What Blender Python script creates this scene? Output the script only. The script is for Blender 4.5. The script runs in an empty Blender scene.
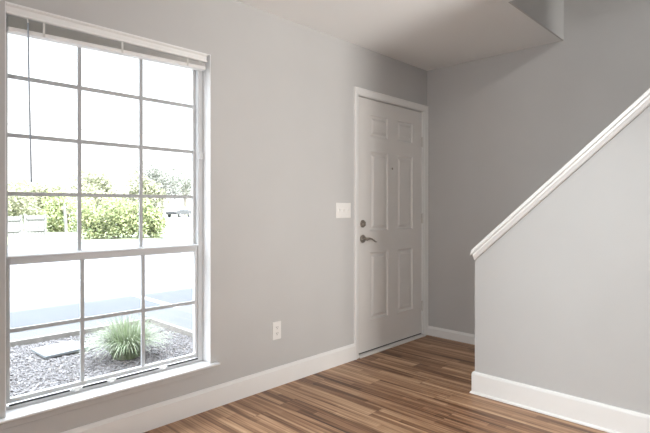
import bpy, bmesh, math, random
from mathutils import Vector, Matrix
PI = math.pi
C = bpy.context.scene.collection
sc = bpy.context.scene

# ------------------------------------------------------------------ camera, world, sun, big lights, exposure
cam_d = bpy.data.cameras.new('camera'); cam = bpy.data.objects.new('camera', cam_d); C.objects.link(cam)
cam.location = (2.4657, -3.9043, 1.17)
cam.rotation_euler = (PI/2, 0, math.atan2(0.69544, 0.71858))
cam_d.sensor_width = 36; cam_d.lens = 36*488.74/650; cam_d.shift_y = -8.5/650
cam_d.clip_start = 0.05; cam_d.clip_end = 400
sc.camera = cam

w = bpy.data.worlds.new('sky'); sc.world = w; w.use_nodes = True
wn = w.node_tree; wn.nodes.clear()
wo = wn.nodes.new('ShaderNodeOutputWorld'); wb = wn.nodes.new('ShaderNodeBackground')
wt = wn.nodes.new('ShaderNodeTexCoord'); ws = wn.nodes.new('ShaderNodeSeparateXYZ'); wr = wn.nodes.new('ShaderNodeValToRGB')
wn.links.new(wt.outputs['Generated'], ws.inputs[0]); wn.links.new(ws.outputs['Z'], wr.inputs[0])
wr.color_ramp.elements[0].position = 0.0; wr.color_ramp.elements[0].color = (1.0, 0.99, 0.97, 1)
wr.color_ramp.elements[1].position = 0.6; wr.color_ramp.elements[1].color = (0.84, 0.92, 1.0, 1)
wn.links.new(wr.outputs[0], wb.inputs[0])
# hazy bright sky: pale near the horizon, brightest overhead
wv = wn.nodes.new('ShaderNodeMapRange'); wv.interpolation_type = 'SMOOTHSTEP'
wv.inputs['From Min'].default_value = .26; wv.inputs['From Max'].default_value = .62; wv.inputs['To Min'].default_value = 1.9; wv.inputs['To Max'].default_value = 15.0
wn.links.new(ws.outputs['Z'], wv.inputs['Value']); wn.links.new(wv.outputs['Result'], wb.inputs[1])
wn.links.new(wb.outputs[0], wo.inputs[0])

def light(name, typ, loc, target, energy, col=(1, 1, 1), **kw):
    d = bpy.data.lights.new(name, typ); o = bpy.data.objects.new(name, d); C.objects.link(o)
    o.location = loc; d.energy = energy; d.color = col
    o.rotation_euler = (Vector(target)-Vector(loc)).to_track_quat('-Z', 'Y').to_euler()
    for k, v in kw.items(): setattr(d, k, v)
    return o
light('sun', 'SUN', (9, 0, 9), (9-1.0, 0.03, 9-1.35), 30, (1, .97, .92), angle=math.radians(1.0))
# lamp standing in the right part of the living room, beside the added blocking wall
light('living_room_lamp', 'SPOT', (4.35, -2.08, .72), (0, -.36, 1.85), 475, (1, .98, .95), spot_size=math.radians(81), spot_blend=1.0, shadow_soft_size=.16)
# fill light added behind the camera; no window is modelled there
light('back_fill', 'AREA', (3.3, -6.0, 1.5), (1.6, -1, 1.2), 56, (.94, .97, 1), shape='RECTANGLE', size=2.6, size_y=1.8)
# added spot without a fixture, aimed to brighten the stair wall
light('stair_wall_fill', 'SPOT', (1.25, -3.4, 2.1), (2.1, -1.05, .60), 195, (.92, .98, 1), spot_size=math.radians(66), spot_blend=1.0, shadow_soft_size=.12)
# upstairs hall light
light('upstairs_light', 'AREA', (4.4, -1.5, 3.75), (1.3, 0, 2.0), 46, (1, .985, .96), shape='RECTANGLE', size=0.22, size_y=0.3)

sc.view_settings.view_transform = 'Standard'; sc.view_settings.look = 'None'
sc.view_settings.gamma = 1.0; sc.view_settings.use_curve_mapping = False
sc.view_settings.exposure = 0.0

# ------------------------------------------------------------------ helpers
def bx(bm, x0, x1, y0, y1, z0, z1, m=None):
    vs = [bm.verts.new((x, y, z)) for z in (z0, z1) for y in (y0, y1) for x in (x0, x1)]
    if m is not None:
        for v in vs: v.co = m @ v.co
    for f in ((0, 2, 3, 1), (4, 5, 7, 6), (0, 1, 5, 4), (2, 6, 7, 3), (0, 4, 6, 2), (1, 3, 7, 5)):
        bm.faces.new([vs[i] for i in f])
def prism(bm, pts, axis, a0, a1):
    """pts: list of 2D points in the two other axes (in x,y,z order), extruded along axis."""
    def mk(p, a):
        if axis == 0: return (a, p[0], p[1])
        if axis == 1: return (p[0], a, p[1])
        return (p[0], p[1], a)
    A = [bm.verts.new(mk(p, a0)) for p in pts]; B = [bm.verts.new(mk(p, a1)) for p in pts]
    bm.faces.new(A); bm.faces.new(B[::-1]); n = len(pts)
    for i in range(n): bm.faces.new((A[i], B[i], B[(i+1) % n], A[(i+1) % n]))
def tube(bm, pts, rad, seg=10, cap=True):
    pts = [Vector(p) for p in pts]; rings = []
    if not isinstance(rad, (list, tuple)): rad = [rad]*len(pts)
    for i, p in enumerate(pts):
        t = (pts[min(i+1, len(pts)-1)]-pts[max(i-1, 0)]).normalized()
        up = Vector((0, 0, 1)) if abs(t.z) < .9 else Vector((1, 0, 0))
        a = t.cross(up).normalized(); b = t.cross(a)
        rings.append([bm.verts.new(p+(a*math.cos(2*PI*k/seg)+b*math.sin(2*PI*k/seg))*rad[i]) for k in range(seg)])
    for r, s in zip(rings, rings[1:]):
        for k in range(seg): bm.faces.new((r[k], r[(k+1) % seg], s[(k+1) % seg], s[k]))
    if cap: bm.faces.new(rings[0][::-1]); bm.faces.new(rings[-1])
def lathe_x(bm, c, prof, seg=24, sz=1.0):
    """disc-like shape turned about an axis along +x; prof = (x offset, radius)."""
    rings = [[bm.verts.new((c[0]+x, c[1]+r*math.cos(2*PI*k/seg), c[2]+sz*r*math.sin(2*PI*k/seg))) for k in range(seg)] for x, r in prof]
    for r, s in zip(rings, rings[1:]):
        for k in range(seg): bm.faces.new((r[k], r[(k+1) % seg], s[(k+1) % seg], s[k]))
    bm.faces.new(rings[0][::-1]); bm.faces.new(rings[-1])
def obj(name, bm, m, parent=None, smooth=False, bevel=0, structure=False, origin=None):
    bmesh.ops.recalc_face_normals(bm, faces=bm.faces)
    if origin is not None:
        for v in bm.verts: v.co -= Vector(origin)
    me = bpy.data.meshes.new(name); bm.to_mesh(me); bm.free()
    for mm in (m if isinstance(m, list) else [m]): me.materials.append(mm)
    if smooth:
        for p in me.polygons: p.use_smooth = True
    o = bpy.data.objects.new(name, me); C.objects.link(o)
    if origin is not None: o.location = origin
    if parent is not None:
        o.parent = parent
        if origin is not None: o.location = Vector(origin)-parent.location
        elif parent.location.length > 0: o.location = -parent.location
    if bevel:
        b = o.modifiers.new('bevel', 'BEVEL'); b.width = bevel; b.segments = 2; b.limit_method = 'ANGLE'; b.angle_limit = math.radians(40)
    if structure: o['kind'] = 'structure'
    return o
def empty(name, loc=(0, 0, 0)):
    o = bpy.data.objects.new(name, None); o.location = loc; o.empty_display_size = .1; C.objects.link(o); return o
def tag(o, label, cat, group=None):
    o['label'] = label; o['category'] = cat
    if group: o['group'] = group
    return o
NB = bmesh.new

# ------------------------------------------------------------------ materials
def mat(name, col, rough=.5, metal=0, noise=0, nscale=40, bump=0, bscale=200, spec=.5, coat=0):
    m = bpy.data.materials.new(name); m.use_nodes = True; nt = m.node_tree; N = nt.nodes; L = nt.links
    p = N['Principled BSDF']; p.inputs['Roughness'].default_value = rough; p.inputs['Metallic'].default_value = metal
    p.inputs['Specular IOR Level'].default_value = spec
    p.inputs['Base Color'].default_value = (*col, 1)
    tc = N.new('ShaderNodeTexCoord')
    if noise:
        n = N.new('ShaderNodeTexNoise'); n.inputs['Scale'].default_value = nscale; n.inputs['Detail'].default_value = 4
        L.new(tc.outputs['Object'], n.inputs['Vector'])
        r = N.new('ShaderNodeValToRGB')
        r.color_ramp.elements[0].position = .3; r.color_ramp.elements[1].position = .7
        r.color_ramp.elements[0].color = (*[c*(1-noise) for c in col], 1)
        r.color_ramp.elements[1].color = (*[min(1, c*(1+noise)) for c in col], 1)
        L.new(n.outputs['Fac'], r.inputs[0]); L.new(r.outputs[0], p.inputs['Base Color'])
    if bump:
        n2 = N.new('ShaderNodeTexNoise'); n2.inputs['Scale'].default_value = bscale; n2.inputs['Detail'].default_value = 3
        L.new(tc.outputs['Object'], n2.inputs['Vector'])
        b = N.new('ShaderNodeBump'); b.inputs['Strength'].default_value = bump; b.inputs['Distance'].default_value = .002
        L.new(n2.outputs['Fac'], b.inputs['Height']); L.new(b.outputs[0], p.inputs['Normal'])
    return m
M = {}
M['wall'] = mat('wall_paint', (.572, .562, .55), .75, noise=.015, nscale=3, bump=.15, bscale=160, spec=.25)
M['ceil'] = mat('ceiling_paint', (.90, .893, .88), .85, bump=.2, bscale=120, spec=.2)
M['white'] = mat('white_trim_paint', (.90, .89, .87), .38, noise=.01, nscale=8)
M['door'] = mat('door_paint', (.86, .835, .805), .4, noise=.01, nscale=6)
M['vinyl'] = mat('window_vinyl', (.60, .60, .60), .35)
M['muntin'] = mat('muntin_bar', (.48, .49, .50), .4)
M['stool'] = mat('white_sill_paint', (.88, .88, .88), .3)
M['blind'] = mat('blind_white', (.90, .89, .87), .4)
M['slat'] = mat('blind_slat', (.68, .67, .65), .45)
M['tape'] = mat('blind_cord', (.72, .71, .68), .6)
M['wand'] = mat('blind_wand', (.40, .45, .52), .25)
M['gasket'] = mat('dark_gasket', (.03, .028, .025), .6)
M['nickel'] = mat('aged_nickel', (.40, .36, .32), .28, metal=.9, noise=.15, nscale=60)
M['plate'] = mat('plate_plastic', (.86, .84, .81), .35)
M['slot'] = mat('dark_slot', (.05, .045, .04), .6)
M['hinge'] = mat('painted_hinge', (.72, .69, .65), .4)
M['thresh'] = mat('threshold', (.85, .83, .80), .4)
M['ext'] = mat('siding', (0.231, 0.224, 0.211), .7, noise=.03, nscale=5)
M['concrete'] = mat('parking_concrete', (0.055, 0.058, 0.064), .9, noise=.05, nscale=2.5, bump=.4, bscale=60)
M['walk'] = mat('walk_concrete', (0.078, 0.080, 0.082), .9, noise=.05, nscale=6, bump=.4, bscale=80)
M['curb'] = mat('bed_border', (0.216, 0.199, 0.182), .9, noise=.15, nscale=14)
M['stripe'] = mat('parking_paint', (0.281, 0.281, 0.281), .8)
M['mulch'] = mat('gravel_base', (0.173, 0.160, 0.156), .95, noise=.4, nscale=45, bump=.8, bscale=60)
M['grass'] = mat('verge_grass', (0.146, 0.164, 0.100), .95, noise=.2, nscale=2.2)
M['slab'] = mat('utility_cover', (0.170, 0.181, 0.191), .6, noise=.03, nscale=14)
M['bark'] = mat('bark', (0.149, 0.132, 0.112), .9, noise=.2, nscale=14)
M['white_ext'] = mat('white_exterior_panel', (0.108, 0.109, 0.111), .6)
M['wire'] = mat('wire', (0.115, 0.119, 0.125), .6)
M['car'] = mat('car_paint', (0.066, 0.069, 0.071), .25, noise=.02, nscale=3)
M['carglass'] = mat('car_glass', (.10, .12, .14), .1)
M['tyre'] = mat('tyre', (.05, .05, .05), .8)
M['rim'] = mat('rim', (.5, .5, .52), .3, metal=.8)

def island_mat(name, cols, rough=.7, transl=0):
    m = bpy.data.materials.new(name); m.use_nodes = True; N = m.node_tree.nodes; L = m.node_tree.links
    p = N['Principled BSDF']; p.inputs['Roughness'].default_value = rough
    g = N.new('ShaderNodeNewGeometry'); r = N.new('ShaderNodeValToRGB'); r.color_ramp.interpolation = 'LINEAR'
    L.new(g.outputs['Random Per Island'], r.inputs[0])
    while len(r.color_ramp.elements) < len(cols): r.color_ramp.elements.new(.5)
    for i, c in enumerate(cols):
        r.color_ramp.elements[i].position = i/(len(cols)-1); r.color_ramp.elements[i].color = (*c, 1)
    L.new(r.outputs[0], p.inputs['Base Color'])
    if transl:
        t = N.new('ShaderNodeBsdfTranslucent'); L.new(r.outputs[0], t.inputs[0])
        mx = N.new('ShaderNodeMixShader'); mx.inputs[0].default_value = transl
        L.new(p.outputs[0], mx.inputs[1]); L.new(t.outputs[0], mx.inputs[2]); L.new(mx.outputs[0], N['Material Output'].inputs[0])
    return m
M['pebble'] = island_mat('gravel_stones', [(0.107, 0.097, 0.097), (0.156, 0.143, 0.143), (0.180, 0.168, 0.171), (0.221, 0.213, 0.221)], .9)
M['blade'] = island_mat('grass_blades', [(0.158, 0.212, 0.114), (0.226, 0.278, 0.158), (0.346, 0.373, 0.265), (0.199, 0.240, 0.173)], .5, .2)
M['leaf_hedge'] = island_mat('hedge_leaves', [(0.106, 0.160, 0.069), (0.234, 0.265, 0.128), (0.340, 0.351, 0.191), (0.170, 0.203, 0.095)], .6, .3)
M['leaf_pale'] = island_mat('pale_leaves', [(0.150, 0.163, 0.102), (0.204, 0.211, 0.136), (0.286, 0.279, 0.204)], .6, .35)
M['leaf_gray'] = island_mat('gray_green_leaves', [(0.136, 0.150, 0.129), (0.190, 0.197, 0.170), (0.258, 0.258, 0.231)], .6, .35)

# glass: clear pane with a faint reflection
g = bpy.data.materials.new('window_glass'); g.use_nodes = True; N = g.node_tree.nodes; L = g.node_tree.links; N.clear()
o_ = N.new('ShaderNodeOutputMaterial'); t_ = N.new('ShaderNodeBsdfTransparent'); gl = N.new('ShaderNodeBsdfGlossy'); fr = N.new('ShaderNodeLayerWeight'); mx = N.new('ShaderNodeMixShader')
gl.inputs['Roughness'].default_value = .02; fr.inputs[0].default_value = .12; t_.inputs[0].default_value = (.98, .99, .99, 1)
L.new(fr.outputs['Facing'], mx.inputs[0]); L.new(t_.outputs[0], mx.inputs[1]); L.new(gl.outputs[0], mx.inputs[2]); L.new(mx.outputs[0], o_.inputs[0])
M['glass'] = g

def floor_mat():
    m = bpy.data.materials.new('wood_plank_floor'); m.use_nodes = True; nt = m.node_tree; N = nt.nodes; L = nt.links
    p = N['Principled BSDF']
    tc = N.new('ShaderNodeTexCoord'); s = N.new('ShaderNodeSeparateXYZ'); L.new(tc.outputs['Object'], s.inputs[0])
    def mth(op, a, b=None, c=None):
        n = N.new('ShaderNodeMath'); n.operation = op
        for i, v in enumerate((a, b, c)):
            if v is None: continue
            if isinstance(v, (int, float)): n.inputs[i].default_value = v
            else: L.new(v, n.inputs[i])
        return n.outputs[0]
    def wn(v, dim='1D', vec=None):
        n = N.new('ShaderNodeTexWhiteNoise'); n.noise_dimensions = dim
        if dim == '1D': L.new(v, n.inputs['W'])
        else: L.new(vec, n.inputs['Vector'])
        return n
    W, LEN = .125, 1.22
    yr = mth('DIVIDE', s.outputs['Y'], W); row = mth('FLOOR', yr); fy = mth('FRACT', yr)
    h = wn(row).outputs['Value']
    xr = mth('ADD', mth('DIVIDE', s.outputs['X'], LEN), h); colm = mth('FLOOR', xr); fx = mth('FRACT', xr)
    cb = N.new('ShaderNodeCombineXYZ'); L.new(row, cb.inputs[0]); L.new(colm, cb.inputs[1])
    pid = wn(None, '3D', cb.outputs[0])
    # stretched streak coordinates, shifted per plank
    def streak(sx, sy, k, detail, dist=0):
        c2 = N.new('ShaderNodeCombineXYZ')
        L.new(mth('MULTIPLY', s.outputs['X'], sx), c2.inputs[0])
        L.new(mth('ADD', mth('MULTIPLY', s.outputs['Y'], sy), mth('MULTIPLY', pid.outputs['Value'], k)), c2.inputs[1])
        L.new(mth('MULTIPLY', pid.outputs['Value'], 31.0), c2.inputs[2])
        n = N.new('ShaderNodeTexNoise'); n.inputs['Scale'].default_value = 1; n.inputs['Detail'].default_value = detail
        n.inputs['Distortion'].default_value = dist; L.new(c2.outputs[0], n.inputs['Vector']); return n.outputs['Fac']
    a = streak(1.1, 24, 17, 3, .3); b = streak(1.6, 90, 9, 4, .2)
    f = mth('ADD', mth('MULTIPLY', a, .60), mth('MULTIPLY', b, .62))
    f = mth('ADD', f, mth('MULTIPLY', mth('SUBTRACT', pid.outputs['Value'], .5), .15))
    # narrower strips inside each plank, each a little lighter or darker
    r2 = mth('FLOOR', mth('MULTIPLY', yr, 3)); h2 = wn(mth('ADD', r2, 57.3)).outputs['Value']
    c2 = mth('FLOOR', mth('ADD', mth('DIVIDE', s.outputs['X'], .55), mth('MULTIPLY', h2, 7)))
    cb2 = N.new('ShaderNodeCombineXYZ'); L.new(r2, cb2.inputs[0]); L.new(c2, cb2.inputs[1]); cb2.inputs[2].default_value = 3.7
    f = mth('ADD', f, mth('MULTIPLY', mth('SUBTRACT', wn(None, '3D', cb2.outputs[0]).outputs['Value'], .5), .13))
    f = mth('ADD', f, .025)
    r = N.new('ShaderNodeValToRGB'); L.new(f, r.inputs[0]); e = r.color_ramp.elements
    e[0].position = .36; e[0].color = (.060, .026, .012, 1)
    e[1].position = .86; e[1].color = (.66, .44, .27, 1)
    for pos, c in ((.49, (.170, .078, .038, 1)), (.60, (.300, .155, .080, 1)), (.71, (.47, .275, .155, 1))):
        x = e.new(pos); x.color = c
    # seams
    sy_ = mth('LESS_THAN', mth('MINIMUM', fy, mth('SUBTRACT', 1, fy)), .010)
    sx_ = mth('LESS_THAN', mth('MINIMUM', fx, mth('SUBTRACT', 1, fx)), .0012)
    seam = mth('MAXIMUM', sy_, sx_)
    mix = N.new('ShaderNodeMix'); mix.data_type = 'RGBA'; L.new(mth('MULTIPLY', seam, .55), mix.inputs[0])
    L.new(r.outputs[0], mix.inputs[6]); mix.inputs[7].default_value = (.05, .028, .018, 1)
    L.new(mix.outputs[2], p.inputs['Base Color'])
    L.new(mth('ADD', .36, mth('MULTIPLY', b, .14)), p.inputs['Roughness'])
    bp = N.new('ShaderNodeBump'); bp.inputs['Strength'].default_value = .12; bp.inputs['Distance'].default_value = .001
    L.new(mth('SUBTRACT', b, seam), bp.inputs['Height']); L.new(bp.outputs[0], p.inputs['Normal'])
    return m
M['floor'] = floor_mat()

# ------------------------------------------------------------------ room shell
CH = 2.437                                     # ceiling height
WY0, WY1, WZ0, WZ1 = -3.348, -2.316, .245, 2.066  # window opening
DY0, DY1, DZ = -.992, -.050, 2.058               # door opening
XL, YB, XR, TOP = -.14, -7.0, 5.1, 5.2

b = NB(); bx(b, -.14, XR+.14, YB-.14, .14, -.14, 0); obj('floor', b, M['floor'], structure=True)

b = NB()
bx(b, XL, 0, YB-.14, WY0, -.3, TOP); bx(b, XL, 0, WY0, WY1, -.3, WZ0); bx(b, XL, 0, WY0, WY1, WZ1, TOP)
bx(b, XL, 0, WY1, DY0, -.3, TOP); bx(b, XL, 0, DY0, DY1, DZ, TOP); bx(b, XL, 0, DY0, DY1, -.3, 0.0); bx(b, XL, 0, DY1, .14, -.3, TOP)
obj('wall_left', b, M['wall'], structure=True)
b = NB(); bx(b, 0, XR, 0, .14, 0, TOP); obj('wall_far', b, M['wall'], structure=True)
b = NB(); bx(b, XR, XR+.14, YB-.14, .14, 0, TOP); obj('wall_right', b, M['wall'], structure=True)
b = NB(); bx(b, 0, XR, YB-.14, YB, 0, TOP); obj('wall_back', b, M['wall'], structure=True)
# ceiling with the stairwell opening
OX, OY, KY0, KY1 = 1.195, -.96, -1.022, -.930
b = NB(); bx(b, 0, OX-.012, OY, 0, CH, CH+.28); bx(b, 0, XR, YB, OY, CH, CH+.28); obj('ceiling', b, M['ceil'], structure=True)
b = NB(); bx(b, OX-.012, OX, OY, 0, CH, TOP); bx(b, OX-.012, 3.0, OY-.1, OY, CH+.28, TOP); obj('wall_upper', b, M['wall'], structure=True)
b = NB(); bx(b, 0, XR, YB, 0, TOP-.1, TOP); obj('ceiling_upper', b, M['ceil'], structure=True)
b = NB(); bx(b, -.48, 9.4, -9.2, 12.0, TOP, TOP+.38); obj('roof', b, M['ext'], structure=True)
b = NB(); bx(b, XL, 0, .14, 12, -.3, TOP); bx(b, XR+.14, 9.3, .14, 12, -.3, TOP); bx(b, XR+.14, 9.3, -9, .14, -.3, TOP); bx(b, XL, XR+.14, -9, YB-.14, -.3, TOP)
obj('wall_exterior', b, M['ext'], structure=True)

# stair knee wall with its sloping top
K = .900                                       # rise per metre
def capz(x): return .906+(x-.987)*K             # top of the cap
KX0 = .996
b = NB(); xt = .987+(CH+.05-.906)/K
prism(b, [(KX0, 0), (XR, 0), (XR, CH), (xt, CH), (KX0, capz(KX0)-.045)], 1, KY0, KY1)
obj('wall_stair', b, M['wall'], structure=True)
# unseen block added to keep the lamp's light off the entry
b = NB(); bx(b, 2.85, XR, -1.68, KY0, 0, CH); obj('wall_light_block', b, M['wall'], structure=True)
# cap: top board over a bed moulding on either side, cut plumb at its foot
ang = math.atan(K); cs, sn = math.cos(ang), math.sin(ang)
def sloped(bm, prof, x0, x1, k=0.0):
    """prof = (y, drop below the top line, square to the slope); the foot is cut at x0 + k * drop"""
    A = []; B = []
    for y, d in prof:
        xa = x0+k*d
        A.append(bm.verts.new((xa, y, capz(xa)-d/cs))); B.append(bm.verts.new((x1, y, capz(x1)-d/cs)))
    n = len(prof); bm.faces.new(A); bm.faces.new(B[::-1])
    for i in range(n): bm.faces.new((A[i], B[i], B[(i+1) % n], A[(i+1) % n]))
b = NB()
y0, y1 = KY0-.034, KY1+.034
sloped(b, [(y0, .004), (y0+.003, 0), (y1-.003, 0), (y1, .004), (y1, .018), (y1-.003, .022), (y0+.003, .022), (y0, .018)], .987, xt, -.30)
for y0, y1 in ((KY0, KY0-.026), (KY1, KY1+.026)):
    s_ = 1 if y1 > y0 else -1
    sloped(b, [(y0, .022), (y1, .022), (y1, .034), (y1-s_*.005, .041), (y1-s_*.010, .050), (y1-s_*.016, .055), (y0, .055)], .992, xt, .1)
obj('trim_1', b, M['white'], structure=True, bevel=.0015)

# steps rising behind the knee wall
b = NB(); pts = [(1.12, 0)]; x, z = 1.12, 0
for i in range(13):
    z += .1875; pts.append((x, z)); x += .207; pts.append((x, z))
pts.append((x, 0)); prism(b, pts, 1, KY1, 0)
obj('trim_2', b, M['white'], structure=True)

# baseboards
def bprof(h, t, shoe):
    p = [(0, h), (t*.35, h), (t*.55, h-.008), (t*.75, h-.014), (t, h-.018), (t, 0 if not shoe else .02)]
    if shoe: p += [(t+.006, .018), (t+.012, .011), (t+.013, 0)]
    return p+[(0, 0)]
def baseboard(name, segs, h=.125, t=.015, shoe=False, structure=True):
    """segs: list of (start, end, outward normal) in plan; profile swept straight."""
    b = NB()
    for (ax, ay), (bx_, by), (nx, ny) in segs:
        A = [b.verts.new((ax+nx*d, ay+ny*d, z)) for d, z in bprof(h, t, shoe)]
        B = [b.verts.new((bx_+nx*d, by+ny*d, z)) for d, z in bprof(h, t, shoe)]
        n = len(A); b.faces.new(A); b.faces.new(B[::-1])
        for i in range(n): b.faces.new((A[i], B[i], B[(i+1) % n], A[(i+1) % n]))
    return obj(name, b, M['white'], structure=structure)
baseboard('baseboard_left', [((0, YB), (0, -1.036), (1, 0))], h=.125)
baseboard('baseboard_far', [((.016, 0), (1.12, 0), (0, -1))], h=.085, t=.013)
# stair baseboard wraps the wall end (mitred)
b = NB(); P = [(0, .136), (.006, .136), (.011, .132), (.0135, .125), (.015, .119), (.015, .014), (.019, .012), (.023, .007), (.024, 0), (0, 0)]; rings = []
for d, z in [(0, 0)]: pass
path = [((XR, KY0), (0, -1)), ((KX0, KY0), (-1, -1)), ((KX0, KY1), (-1, 0))]
path = [((2.85, KY0), (0, -1)), ((KX0, KY0), (-1, -1)), ((KX0, KY1), (-1, 0))]
for (px_, py_), (nx, ny) in path: rings.append([b.verts.new((px_+nx*d, py_+ny*d, z)) for d, z in P])
for r, s in zip(rings, rings[1:]):
    for i in range(len(P)): b.faces.new((r[i], s[i], s[(i+1) % len(P)], r[(i+1) % len(P)]))
b.faces.new(rings[0]); b.faces.new(rings[-1][::-1])
obj('baseboard_stair', b, M['white'], structure=True)

# ------------------------------------------------------------------ window
win = empty('window_1', (-.08, (WY0+WY1)/2, WZ0)); win['kind'] = 'structure'
# drywall return lining, painted white
b = NB(); t = .004
bx(b, -.08, -.001, WY0, WY0+t, WZ0+.02, WZ1); bx(b, -.08, -.001, WY1-t, WY1, WZ0+.02, WZ1); bx(b, -.08, -.001, WY0+t, WY1-t, WZ1-t, WZ1)
obj('jamb_lining', b, M['stool'], win)
# stool with nose and horns
b = NB()
bx(b, -.085, .0, WY0+.001, WY1-.001, WZ0-.004, WZ0+.018)
prism(b, [(0, WZ0+.005), (.028, WZ0+.005), (.032, WZ0+.008), (.033, WZ0+.012), (.031, WZ0+.016), (.027, WZ0+.018), (0, WZ0+.018)], 1, WY0-.045, WY1+.045)
obj('window_sill', b, M['stool'], win)
b = NB(); bx(b, .0005, .010, WY0-.03, WY1+.03, WZ0-.030, WZ0+.0045); obj('apron', b, M['wall'], win, bevel=.003)
# fixed frame
FX0, FX1 = -.138, -.078
b = NB(); fw = .024; fr_ = .036
bx(b, FX0, FX1, WY0, WY0+fw, WZ0+.02, WZ1); bx(b, FX0, FX1, WY1-fr_, WY1, WZ0+.02, WZ1)
bx(b, FX0, FX1, WY0+fw, WY1-fr_, WZ1-fw, WZ1); bx(b, FX0, FX1, WY0+fw, WY1-fr_, WZ0+.018, WZ0+.034)
bx(b, FX1-.001, FX1+.005, WY0, WY0+.010, WZ0+.02, WZ1); bx(b, FX1-.001, FX1+.005, WY1-.010, WY1, WZ0+.02, WZ1)
obj('window_frame', b, M['vinyl'], win, bevel=.002)
b = NB(); bx(b, FX1-.004, FX1+.0025, WY0+fw+.01, -3.06, WZ0+.034, WZ0+.042); bx(b, FX1-.004, FX1+.0025, -3.0, -2.60, WZ0+.034, WZ0+.042); bx(b, FX1-.004, FX1+.0025, -2.55, WY1-fr_-.004, WZ0+.034, WZ0+.042)
obj('weather_strip', b, M['gasket'], win)
def sash(name, x0, x1, z0, z1, st, rb, rt, rows, colsY, bar=.016):
    y0, y1 = WY0+fw+.001, WY1-fr_-.001
    b = NB()
    bx(b, x0, x1, y0, y0+st, z0, z1); bx(b, x0, x1, y1-st, y1, z0, z1)
    bx(b, x0, x1, y0+st, y1-st, z0, z0+rb); bx(b, x0, x1, y0+st, y1-st, z1-rt, z1)
    s = obj(name, b, M['vinyl'], win, bevel=.002)
    xm = (x0+x1)/2
    b = NB()
    for yc in colsY: bx(b, xm-.005, xm+.005, yc-bar/2, yc+bar/2, z0+rb, z1-rt)
    for zc in rows: bx(b, xm-.0045, xm+.0045, y0+st, y1-st, zc-bar/2, zc+bar/2)
    mu = obj('muntins', b, M['muntin'], s); mu.location = (0, 0, 0)
    b = NB(); bx(b, xm-.002, xm+.002, y0+st-.004, y1-st+.004, z0+rb-.004, z1-rt+.004)
    gp = obj('glass_pane', b, M['glass'], s); gp.location = (0, 0, 0)
    return s
up = sash('upper_sash', -.132, -.112, .928, WZ1-fw-.001, .012, .030, .03, (1.235, 1.503, 1.772), (-3.001, -2.682), .018)
lo = sash('lower_sash', -.106, -.084, WZ0+.044, .955, .014, .022, .042, (.614,), (-2.997, -2.683), .018)
b = NB(); bx(b, -.084, -.076, WY0+fw+.001, WY1-fr_-.001, .944, .952); obj('sash_lip', b, M['vinyl'], win, bevel=.0015)
for yc in (-3.03, -2.86, -2.575):
    b = NB(); bx(b, -.086, -.068, yc-.022, yc+.022, WZ0+.036, WZ0+.048); bx(b, -.078, -.064, yc-.010, yc+.010, WZ0+.030, WZ0+.040)
    obj('sash_lift', b, M['blind'], win, bevel=.002)
b = NB(); bx(b, -.079, -.066, WY1-fr_+.002, WY1-.008, 1.46, 1.50); obj('balance_clip', b, M['vinyl'], win, bevel=.002)

# ------------------------------------------------------------------ raised blind
bl = empty('window_blind', (-.03, (WY0+WY1)/2, 2.05))
tag(bl, 'white horizontal blind raised to the top of the window, slats stacked under its valance', 'blind')
yl, yr = WY0+.005, WY1-.027
b = NB(); prism(b, [(-.010, 2.014), (.004, 2.014), (.006, 2.018), (.004, 2.022), (-.003, 2.026), (-.003, 2.048), (.003, 2.052), (.006, 2.056), (.004, 2.061), (-.010, 2.061)], 1, yl, yr)
bx(b, -.045, -.006, yl, yl+.004, 2.014, 2.060); bx(b, -.045, -.006, yr-.004, yr, 2.014, 2.060)
obj('valance', b, M['blind'], bl)
b = NB(); bx(b, -.052, -.012, yl+.006, yr-.006, 2.028, 2.0605); obj('headrail', b, M['blind'], bl)
nS = 9
for i in range(nS):
    b = NB(); f0 = i/(nS-1)
    zL = 2.008-(2.008-1.966)*f0; zR = 2.009-(2.009-1.992)*f0
    cr = [(-.046, 0), (-.036, .0012), (-.024, .0016), (-.012, .0012), (-.003, 0), (-.0022, -.0009), (-.003, -.0018), (-.012, -.0008), (-.024, -.0004), (-.036, -.0008), (-.046, -.0018)]
    A = [b.verts.new((x, yl+.010, zL+z)) for x, z in cr]; B = [b.verts.new((x, yr-.008, zR+z)) for x, z in cr]
    b.faces.new(A); b.faces.new(B[::-1])
    for k in range(len(cr)): b.faces.new((A[k], B[k], B[(k+1) % len(cr)], A[(k+1) % len(cr)]))
    obj('slat', b, M['slat'], bl)
b = NB(); A = [b.verts.new((x, yl+.010, z)) for x, z in ((-.048, 1.962), (-.006, 1.962), (-.003, 1.958), (-.003, 1.945), (-.007, 1.942), (-.046, 1.942), (-.050, 1.945), (-.050, 1.958))]
B = [b.verts.new((v.co.x, yr-.008, v.co.z+.029)) for v in A]; b.faces.new(A); b.faces.new(B[::-1])
for k in range(8): b.faces.new((A[k], B[k], B[(k+1) % 8], A[(k+1) % 8]))
obj('bottom_rail', b, M['blind'], bl)
for yc in (-3.195, -2.836, -2.466):
    zb = 1.944+.029*(yc-yl)/(yr-yl)
    b = NB(); bx(b, -.0018, -.0006, yc-.005, yc+.005, zb, 2.013); obj('ladder_tape', b, M['tape'], bl)
b = NB(); tube(b, [(-.004, -3.262, 2.014), (.004, -3.262, 2.004), (.006, -3.261, 1.99)], .0022, 8); obj('wand_hook', b, M['blind'], bl)
b = NB(); tube(b, [(.006, -3.261, 1.992), (.004, -3.258, 1.80), (.001, -3.252, 1.55), (-.002, -3.246, 1.30), (-.002, -3.2455, 1.285)], [.0035, .0035, .0035, .0038, .0046], 8); obj('tilt_wand', b, M['wand'], bl)

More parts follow.
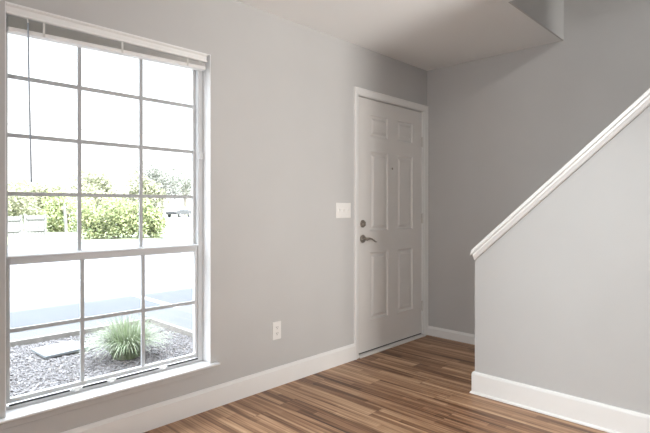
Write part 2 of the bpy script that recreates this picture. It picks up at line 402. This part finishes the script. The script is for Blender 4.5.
# ------------------------------------------------------------------ front door
dr = empty('door_1', (-.03, (DY0+DY1)/2, 0)); dr['kind'] = 'structure'
SX = -.020                                       # door face
sy0, sy1, sz0, sz1 = -.980, -.060, .0235, 2.047
PAN = [(ya, yb, za, zb) for ya, yb in ((-.808, -.570), (-.440, -.205)) for za, zb in ((.265, .810), (.985, 1.625), (1.752, 1.924))]
b = NB()
ys = sorted({sy0, sy1, *[v for p in PAN for v in p[:2]]}); zs = sorted({sz0, sz1, *[v for p in PAN for v in p[2:]]})
V = {}
def gv(y, z):
    if (y, z) not in V: V[(y, z)] = b.verts.new((SX, y, z))
    return V[(y, z)]
for i in range(len(ys)-1):
    for j in range(len(zs)-1):
        y0, y1, z0, z1 = ys[i], ys[i+1], zs[j], zs[j+1]
        if any(abs(y0-p[0]) < 1e-6 and abs(z0-p[2]) < 1e-6 for p in PAN):
            prev = [gv(y0, z0), gv(y1, z0), gv(y1, z1), gv(y0, z1)]
            for ins, dx in ((.004, -.008), (.012, -.012), (.024, -.012), (.042, -.002)):
                cur = [b.verts.new((SX+dx, yy, zz)) for yy, zz in ((y0+ins, z0+ins), (y1-ins, z0+ins), (y1-ins, z1-ins), (y0+ins, z1-ins))]
                for k in range(4): b.faces.new((prev[k], prev[(k+1) % 4], cur[(k+1) % 4], cur[k]))
                prev = cur
            b.faces.new(prev)
        else: b.faces.new((gv(y0, z0), gv(y1, z0), gv(y1, z1), gv(y0, z1)))
bk = {k: b.verts.new((SX-.044, *k)) for k in ((sy0, sz0), (sy1, sz0), (sy1, sz1), (sy0, sz1))}
b.faces.new(list(bk.values()))
for (ya, za), (yb, zb) in (((sy0, sz0), (sy1, sz0)), ((sy1, sz0), (sy1, sz1)), ((sy1, sz1), (sy0, sz1)), ((sy0, sz1), (sy0, sz0))):
    e = [v for (y, z), v in V.items() if min(ya, yb)-1e-6 <= y <= max(ya, yb)+1e-6 and min(za, zb)-1e-6 <= z <= max(za, zb)+1e-6]
    e.sort(key=lambda v: (v.co.y-ya)**2+(v.co.z-za)**2)
    b.faces.new(e+[bk[(yb, zb)], bk[(ya, za)]])
slab = obj('door_slab', b, M['door'], dr)
# jamb + stop
b = NB()
bx(b, -.135, -.002, DY0, DY0+.008, .001, DZ); bx(b, -.135, -.002, DY1-.008, DY1, .001, DZ); bx(b, -.135, -.002, DY0+.008, DY1-.008, DZ-.006, DZ)
bx(b, -.09, SX-.046, DY0+.008, DY0+.022, .001, DZ-.006); bx(b, -.09, SX-.046, DY1-.022, DY1-.008, .001, DZ-.006); bx(b, -.09, SX-.046, DY0+.022, DY1-.022, DZ-.022, DZ-.006)
obj('door_jamb', b, M['white'], dr)
# casing: moulded profile, mitred
b = NB(); co, ci, ct = -1.036, -.984, 2.107
prof = [(0, 0), (0, .016), (.010, .018), (.018, .014), (.044, .009), (.050, .006), (.052, 0)]   # (inward from the outer edge, thickness)
yo = -.0015
def ring(y_o, y_s, z): return [b.verts.new((.0005+t_, y_o+y_s*d, z(d))) for d, t_ in prof]
R_ = [ring(co, 1, lambda d: .0005), ring(co, 1, lambda d: ct-d), ring(yo, -1, lambda d: ct-d), ring(yo, -1, lambda d: .0005)]
for r, s in zip(R_, R_[1:]):
    for k in range(len(prof)): b.faces.new((r[k], r[(k+1) % len(prof)], s[(k+1) % len(prof)], s[k]))
b.faces.new(R_[0]); b.faces.new(R_[-1][::-1])
obj('door_casing', b, M['white'], dr)
b = NB(); prism(b, [(-.13, .0005), (.024, .0005), (.026, .006), (.016, .012), (-.016, .014), (-.13, .014)], 1, DY0+.009, DY1-.009)
obj('threshold', b, M['thresh'], dr)
b = NB(); bx(b, SX-.03, SX-.001, sy0+.004, sy1-.004, .0150, .0230); obj('door_sweep', b, M['gasket'], dr)
for zc in (1.775, 1.075, .272):
    b = NB(); tube(b, [(SX+.010, -.054, zc-.045), (SX+.010, -.054, zc+.045)], .0065, 10)
    for q in (-.048, .048): tube(b, [(SX+.010, -.054, zc+q-.003), (SX+.010, -.054, zc+q+.003)], .0045, 8)
    bx(b, SX+.0002, SX+.003, -.072, -.058, zc-.044, zc+.044)
    obj('hinge', b, M['hinge'], dr)
b = NB(); lathe_x(b, (SX, -.512, 1.505), [(0, .009), (.004, .009), (.005, .007), (.004, .005)], 16); obj('peephole', b, M['nickel'], dr)
LY = -.908
b = NB(); lathe_x(b, (SX, LY, 1.045), [(0, .030), (.006, .031), (.010, .027), (.012, .018), (.018, .016), (.020, .012)], 28)
db = obj('deadbolt', b, M['nickel'], dr)
b = NB(); bx(b, SX+.019, SX+.032, LY-.004, LY+.004, 1.028, 1.062); tt = obj('thumb_turn', b, M['nickel'], db, bevel=.002); tt.location = (0, 0, 0)
b = NB(); lathe_x(b, (SX, LY, .925), [(0, .031), (.005, .033), (.009, .031), (.012, .024), (.016, .015), (.040, .012), (.052, .013)], 28)
hd = obj('lever_handle', b, M['nickel'], dr, smooth=False)
b = NB(); tube(b, [(SX+.048, LY-.010, .925), (SX+.050, LY+.010, .926), (SX+.050, LY+.035, .928), (SX+.050, LY+.060, .922), (SX+.050, LY+.085, .909), (SX+.048, LY+.105, .899), (SX+.046, LY+.122, .897)],
          [.010, .011, .0078, .0064, .0070, .0064, .0042], 12)
lv = obj('lever', b, M['nickel'], hd, smooth=True); lv.location = (0, 0, 0)
b = NB(); bx(b, -.0015, .0005, ci+.0008, ci+.004, .88, .975); obj('strike_plate', b, M['nickel'], dr)

# ------------------------------------------------------------------ wall plates
sw = empty('light_switch', (0, -1.159, 1.152)); tag(sw, 'white triple light switch plate on the wall left of the front door', 'light switch')
b = NB(); hw, hh = .082, .058
bx(b, .0005, .006, -1.159-hw, -1.159+hw, 1.152-hh, 1.152+hh); obj('switch_plate', b, M['plate'], sw, bevel=.003)
for k in (-1, 0, 1):
    yc = -1.159+k*.046
    b = NB(); prism(b, [(.006, 1.142), (.006, 1.164), (.016, 1.163), (.017, 1.156)], 1, yc-.005, yc+.005)
    tg = obj('toggle', b, M['plate'], sw)
    b = NB(); bx(b, .0058, .0066, yc-.0075, yc+.0075, 1.138, 1.168); ts = obj('toggle_slot', b, M['thresh'], tg); ts.location = (0, 0, 0)
    for q in (-.030, .030):
        b = NB(); lathe_x(b, (.006, yc, 1.152+q), [(0, .003), (.0008, .003), (.0012, .002)], 10); obj('screw', b, M['thresh'], sw)
ot = empty('power_outlet', (0, -1.816, .365)); tag(ot, 'white duplex power outlet low on the wall right of the window', 'power outlet')
b = NB(); bx(b, .0005, .006, -1.816-.036, -1.816+.036, .365-.059, .365+.059); obj('outlet_plate', b, M['plate'], ot, bevel=.003)
for q in (-.020, .020):
    zc = .365+q
    b = NB(); bx(b, .0055, .0075, -1.816-.017, -1.816+.017, zc-.014, zc+.014); rc = obj('receptacle', b, M['plate'], ot, bevel=.001)
    for dy, h_ in ((-.0065, .0045), (.0065, .0055)):
        b = NB(); bx(b, .0070, .0079, -1.816+dy-.0012, -1.816+dy+.0012, zc+.001-h_+.002, zc+.001+h_+.002); s2 = obj('slot', b, M['slot'], rc); s2.location = (0, 0, 0)
    b = NB(); lathe_x(b, (.0070, -1.816, zc-.008), [(0, .0026), (.0009, .0026)], 10); s2 = obj('slot', b, M['slot'], rc); s2.location = (0, 0, 0)
b = NB(); lathe_x(b, (.006, -1.816, .365), [(0, .003), (.0008, .003), (.0012, .002)], 10); obj('screw', b, M['thresh'], ot)

# ------------------------------------------------------------------ outside: ground
G = -.15
b = NB(); bx(b, -140, -3.42, -60, 120, G-.3, G); obj('ground_parking_lot', b, M['concrete'], structure=True)
b = NB()
bx(b, -3.415, -3.03, -9, -1.17, G-.3, G+.012)
for i in range(6): bx(b, -3.415, XL-.005, -1.165+i*1.5, -1.165+i*1.5+1.49, G-.3, G+.012)
obj('ground_walkway', b, M['walk'], structure=True)
b = NB(); bx(b, -3.0, XL-.005, -9, -1.22, G-.3, G-.03); obj('ground_gravel_bed', b, M['mulch'], structure=True)
b = NB(); bx(b, -3.028, -2.985, -9, -1.22, G-.2, G+.03); bx(b, -3.028, XL-.02, -1.22, -1.175, G-.2, G+.03); o = obj('trim_3', b, M['curb'], structure=True, bevel=.006)
b = NB(); bx(b, -90, -17.4, -20, 11.5, G, G+.03); bx(b, -120, -66, 11.5, 80, G, G+.03); o = obj('ground_verge', b, M['grass'], structure=True)
b = NB()
for y in (-.60, 2.1, 4.8): bx(b, -8.6, -3.45, y-.05, y+.05, G, G+.004)
obj('ground_stripes', b, M['stripe'], structure=True)

random.seed(3)
b = NB()
def pebble(bm, c, r):
    q = [Vector((1, 0, 0)), Vector((-1, 0, 0)), Vector((0, 1, 0)), Vector((0, -1, 0)), Vector((0, 0, .6)), Vector((0, 0, -.6))]
    rot = Matrix.Rotation(random.uniform(0, 6.28), 3, 'Z') @ Matrix.Rotation(random.uniform(-.6, .6), 3, 'X')
    vs = [bm.verts.new(Vector(c)+rot @ (v*r*random.uniform(.7, 1.3))) for v in q]
    for f in ((0, 2, 4), (2, 1, 4), (1, 3, 4), (3, 0, 4), (2, 0, 5), (1, 2, 5), (3, 1, 5), (0, 3, 5)): bm.faces.new([vs[i] for i in f])
for i in range(16000):
    x = random.uniform(-2.97, -.6); y = random.uniform(-3.6, -1.24)
    if -2.705 < x < -2.295 and -2.545 < y < -2.135: continue
    if (x+1.88)**2+(y+1.98)**2 < .0165: continue
    pebble(b, (x, y, G-.026+random.uniform(0, .012)), random.uniform(.006, .015))
o = obj('gravel', b, M['pebble']); tag(o, 'loose pinkish grey gravel covering the planting bed outside the window', 'gravel'); o['kind'] = 'stuff'

# utility cover slab
b = NB()
prism(b, [(-2.66, -2.54), (-2.30, -2.52), (-2.34, -2.14), (-2.70, -2.16)], 2, G-.014, G+.012)
o = obj('utility_cover', b, M['slab'], bevel=.006); tag(o, 'flat pale blue-white rectangular cover slab lying in the gravel bed', 'utility cover')

# ornamental grass clump
random.seed(11); gx, gy = -1.88, -1.98
b = NB()
for i in range(900):
    a = random.uniform(0, 2*PI); r0 = .12*math.sqrt(random.random()); lean = random.uniform(.03, 1.0)**.65
    ln = random.uniform(.30, .45); reach = ln*.88*lean; top = ln*(1-.42*lean)
    p0 = Vector((gx+r0*math.cos(a), gy+r0*math.sin(a), G-.03)); d = Vector((math.cos(a+random.uniform(-.25, .25)), math.sin(a+random.uniform(-.25, .25)), 0))
    sd = Vector((-d.y, d.x, 0)); wd = random.uniform(.0025, .0045); prev = None; n = 7
    for k in range(n+1):
        t_ = k/n; hgt = top*(1.55*t_-.55*t_**2)-lean**2*.30*ln*max(0, t_-.45)**2*3.0
        p = p0+d*(reach*t_**1.5)+Vector((0, 0, max(.012, hgt)+.002)); ww = wd*(1-.85*t_**2)
        cur = (b.verts.new(p-sd*ww), b.verts.new(p+sd*ww))
        if prev: b.faces.new((prev[0], prev[1], cur[1], cur[0]))
        prev = cur
o = obj('ornamental_grass', b, M['blade']); tag(o, 'mounded clump of pale green ornamental grass growing in the gravel bed', 'plant')

# ------------------------------------------------------------------ outside: plants and things across the lot
def crown(bm, c, rx, ry, rz, n, ls, seed):
    rnd = random.Random(seed)
    lobes = [(Vector((rnd.uniform(-.55, .55)*rx, rnd.uniform(-.55, .55)*ry, rnd.uniform(-.35, .6)*rz)), rnd.uniform(.35, .6)) for _ in range(9)]+[(Vector((0, 0, 0)), .7)]
    for i in range(n):
        lc, lr = lobes[rnd.randrange(len(lobes))]
        v = Vector((rnd.gauss(0, 1), rnd.gauss(0, 1), rnd.gauss(0, 1))).normalized()*rnd.uniform(.55, 1.05)
        p = Vector(c)+lc+Vector((v.x*rx*lr, v.y*ry*lr, v.z*rz*lr))
        if p.z < G+.05: p.z = G+.05+rnd.random()*.3
        q = Vector((rnd.gauss(0, 1), rnd.gauss(0, 1), rnd.gauss(0, 1)+.6)).normalized(); u = q.orthogonal().normalized(); u.rotate(Matrix.Rotation(rnd.uniform(0, 6.28), 3, q)); vv = q.cross(u)
        s = ls*rnd.uniform(.6, 1.3)
        bm.faces.new([bm.verts.new(p+u*s), bm.verts.new(p+vv*s*.5), bm.verts.new(p-u*s), bm.verts.new(p-vv*s*.5)])
def plant(name, x, y, rx, ry, h, n, ls, m, seed, trunk, label, cat, group):
    t = empty(name, (x, y, G)); tag(t, label, cat, group)
    b = NB(); lo_ = trunk*.8
    crown(b, (x, y, G+(h+lo_)/2-(.12 if trunk == 0 else 0)*h), rx, ry, (h-lo_)/2*(1.05 if trunk == 0 else .85), n, ls, seed); obj('foliage', b, m, t)
    b = NB(); r_ = max(.04, h*.02)
    tube(b, [(x, y, G+.01), (x+.05, y, G+h*.35), (x-.05, y+.1, G+h*.7)], [r_, r_*.8, r_*.4], 8)
    for a in range(4): tube(b, [(x, y, G+h*.3), (x+rx*.4*math.cos(a*1.6), y+ry*.4*math.sin(a*1.6), G+h*.6)], [r_*.5, r_*.2], 6)
    obj('trunk', b, M['bark'], t)
hs = [(-18.9, 3.95, .9, .80, 2.0, 0, 'dense green hedge bush across the lot, leftmost of the row'),
      (-18.3, 4.75, 1.0, .90, 2.25, 1, 'tall full green hedge bush across the lot, second from the row\'s left end'),
      (-18.0, 5.65, .95, .80, 2.1, 2, 'green hedge bush across the lot, second from the row\'s right end'),
      (-17.9, 6.30, .75, .55, 1.6, 3, 'lower green hedge bush rounding off the right end of the row')]
for x, y, rx, ry, h, s, lab in hs: plant('hedge_bush', x, y, rx, ry, h, 3400, .062, M['leaf_hedge'], s+40, 0, lab, 'bush', 'hedge bushes across the lot')
ts = [(-30.5, 4.1, 1.9, 1.5, 3.3, 0, 'leaf_pale', 'pale small tree over the white fence, leftmost tree in view'),
      (-26.0, 5.4, 1.7, 1.2, 2.6, 0, 'leaf_hedge', 'low greener tree right of the white fence'),
      (-29.0, 8.0, 1.8, 1.5, 3.1, 0, 'leaf_pale', 'pale yellow-green tree directly left of the hedge row'),
      (-43.0, 8.6, 2.4, 2.3, 4.7, 0, 'leaf_pale', 'washed-out background tree rising above the gap between fence and hedge row'),
      (-43.5, 13.3, 2.5, 2.3, 5.2, 0, 'leaf_pale', 'broad washed-out tree rising behind the left half of the hedge row'),
      (-43.0, 18.0, 2.5, 2.3, 5.6, 0, 'leaf_pale', 'tallest washed-out tree, rising behind the right half of the hedge row'),
      (-58.0, 27.6, 3.4, 3.0, 8.2, 1.0, 'leaf_gray', 'grey-green tree standing left of and behind the parked car'),
      (-72.0, 39.0, 4.0, 3.6, 9.6, 1.4, 'leaf_gray', 'tall grey-green tree behind the parked car, rightmost tree in view')]
for i, (x, y, rx, ry, h, tr, mm, lab) in enumerate(ts): plant('tree', x, y, rx, ry, h, 3000, .10 if x > -40 else .17, M[mm], i+70, tr, lab, 'tree', 'trees beyond the parking lot')
# white fence with a post
for y0, y1, lab, z1 in ((1.2, 2.42, 'low white fence panel beyond the lot, nearer the left window jamb', .80), (2.62, 3.42, 'low white fence panel beyond the lot, right of the dark gap', .84)):
    t = empty('fence_panel', (-22.9, (y0+y1)/2, G)); tag(t, lab, 'fence', 'white fence panels')
    b = NB(); n = int((y1-y0)/.13)
    for k in range(n): bx(b, -22.92, -22.88, y0+k*(y1-y0)/n, y0+(k+1)*(y1-y0)/n-.01, G+.07, z1)
    obj('boards', b, M['white_ext'], t)
    b = NB(); bx(b, -22.88, -22.84, y0, y1, G+.25, G+.33); obj('rail', b, M['white_ext'], t)
    b = NB(); bx(b, -22.88, -22.84, y0, y1, z1-.2, z1-.12); obj('rail', b, M['white_ext'], t)
    b = NB(); bx(b, -22.96, -22.84, y0-.06, y0+.03, G+.03, z1+.06); obj('post', b, M['white_ext'], t)
    b = NB(); bx(b, -22.96, -22.84, y1-.03, y1+.06, G+.03, z1+.06); obj('post', b, M['white_ext'], t)
b = NB(); tube(b, [(-21.5, 3.9, G+.03), (-21.5, 3.88, .4), (-21.5, 3.82, 1.35)], [.07, .065, .06], 10)
o = obj('marker_post', b, M['white_ext']); tag(o, 'slim white post standing between the white fence and the hedge row', 'post')
# overhead wires
for dz, lab in ((0, 'thin overhead power line crossing the sky behind the middle of the window'),):
    b = NB(); tube(b, [(-40, y, 7.35+dz+.00032*(y-20)**2+.046*(y-5)) for y in range(-15, 60, 5)], .022, 6)
    o = obj('power_line', b, M['wire']); tag(o, lab, 'power line')

# parked car
car = empty('parked_car', (-63.0, 32.9, G)); tag(car, 'silver white sedan parked far across the lot', 'car')
d = Vector((-.52, .85, 0)).normalized()    # length direction
rotm = Matrix.Translation((-63.0, 32.9, G+.03)) @ Matrix.Rotation(math.atan2(d.y, d.x), 4, 'Z')
side = [(-2.25, .35), (-2.3, .75), (-2.1, .95), (-1.55, 1.0), (-.95, 1.40), (.35, 1.43), (1.05, 1.0), (2.0, .88), (2.28, .65), (2.25, .33)]
b = NB(); A = [b.verts.new(rotm @ Vector((x, -.88 if z < 1.05 else -.70, z))) for x, z in side]; B = [b.verts.new(rotm @ Vector((x, .88 if z < 1.05 else .70, z))) for x, z in side]
b.faces.new(A); b.faces.new(B[::-1])
for i in range(len(side)): b.faces.new((A[i], B[i], B[(i+1) % len(side)], A[(i+1) % len(side)]))
obj('body', b, M['car'], car, bevel=.04)
for q in (-1, 1):
    for pts_ in ([(-1.35, 1.02), (-.90, 1.34), (-.35, 1.36), (-.35, 1.02)], [(-.28, 1.02), (-.28, 1.36), (.30, 1.37), (.88, 1.02)]):
        b = NB(); vs = []
        for x, z in pts_: vs.append(Vector((x, q*(.90-(z-1.0)*.44), z)))
        A = [b.verts.new(rotm @ v) for v in vs]; B = [b.verts.new(rotm @ (v+Vector((0, -q*.03, 0)))) for v in vs]
        b.faces.new(A); b.faces.new(B[::-1])
        for i in range(4): b.faces.new((A[i], B[i], B[(i+1) % 4], A[(i+1) % 4]))
        obj('side_window', b, M['carglass'], car)
    for xw in (-1.4, 1.4):
        b = NB(); tube(b, [rotm @ Vector((xw, q*.70, .30)), rotm @ Vector((xw, q*.91, .30))], .33, 20); wh = obj('wheel', b, M['tyre'], car)
        b = NB(); tube(b, [rotm @ Vector((xw, q*.905, .30)), rotm @ Vector((xw, q*.93, .30))], .2, 14); rm = obj('hubcap', b, M['rim'], wh); rm.location = (0, 0, 0)
for xs, zs_ in (((-2.33, -2.28), (.68, .82)), ((2.22, 2.30), (.60, .72))):
    for q in (-1, 1):
        b = NB(); bx(b, xs[0], xs[1], q*.62-.16, q*.62+.16, zs_[0], zs_[1], rotm); obj('lamp', b, M['rim'], car)
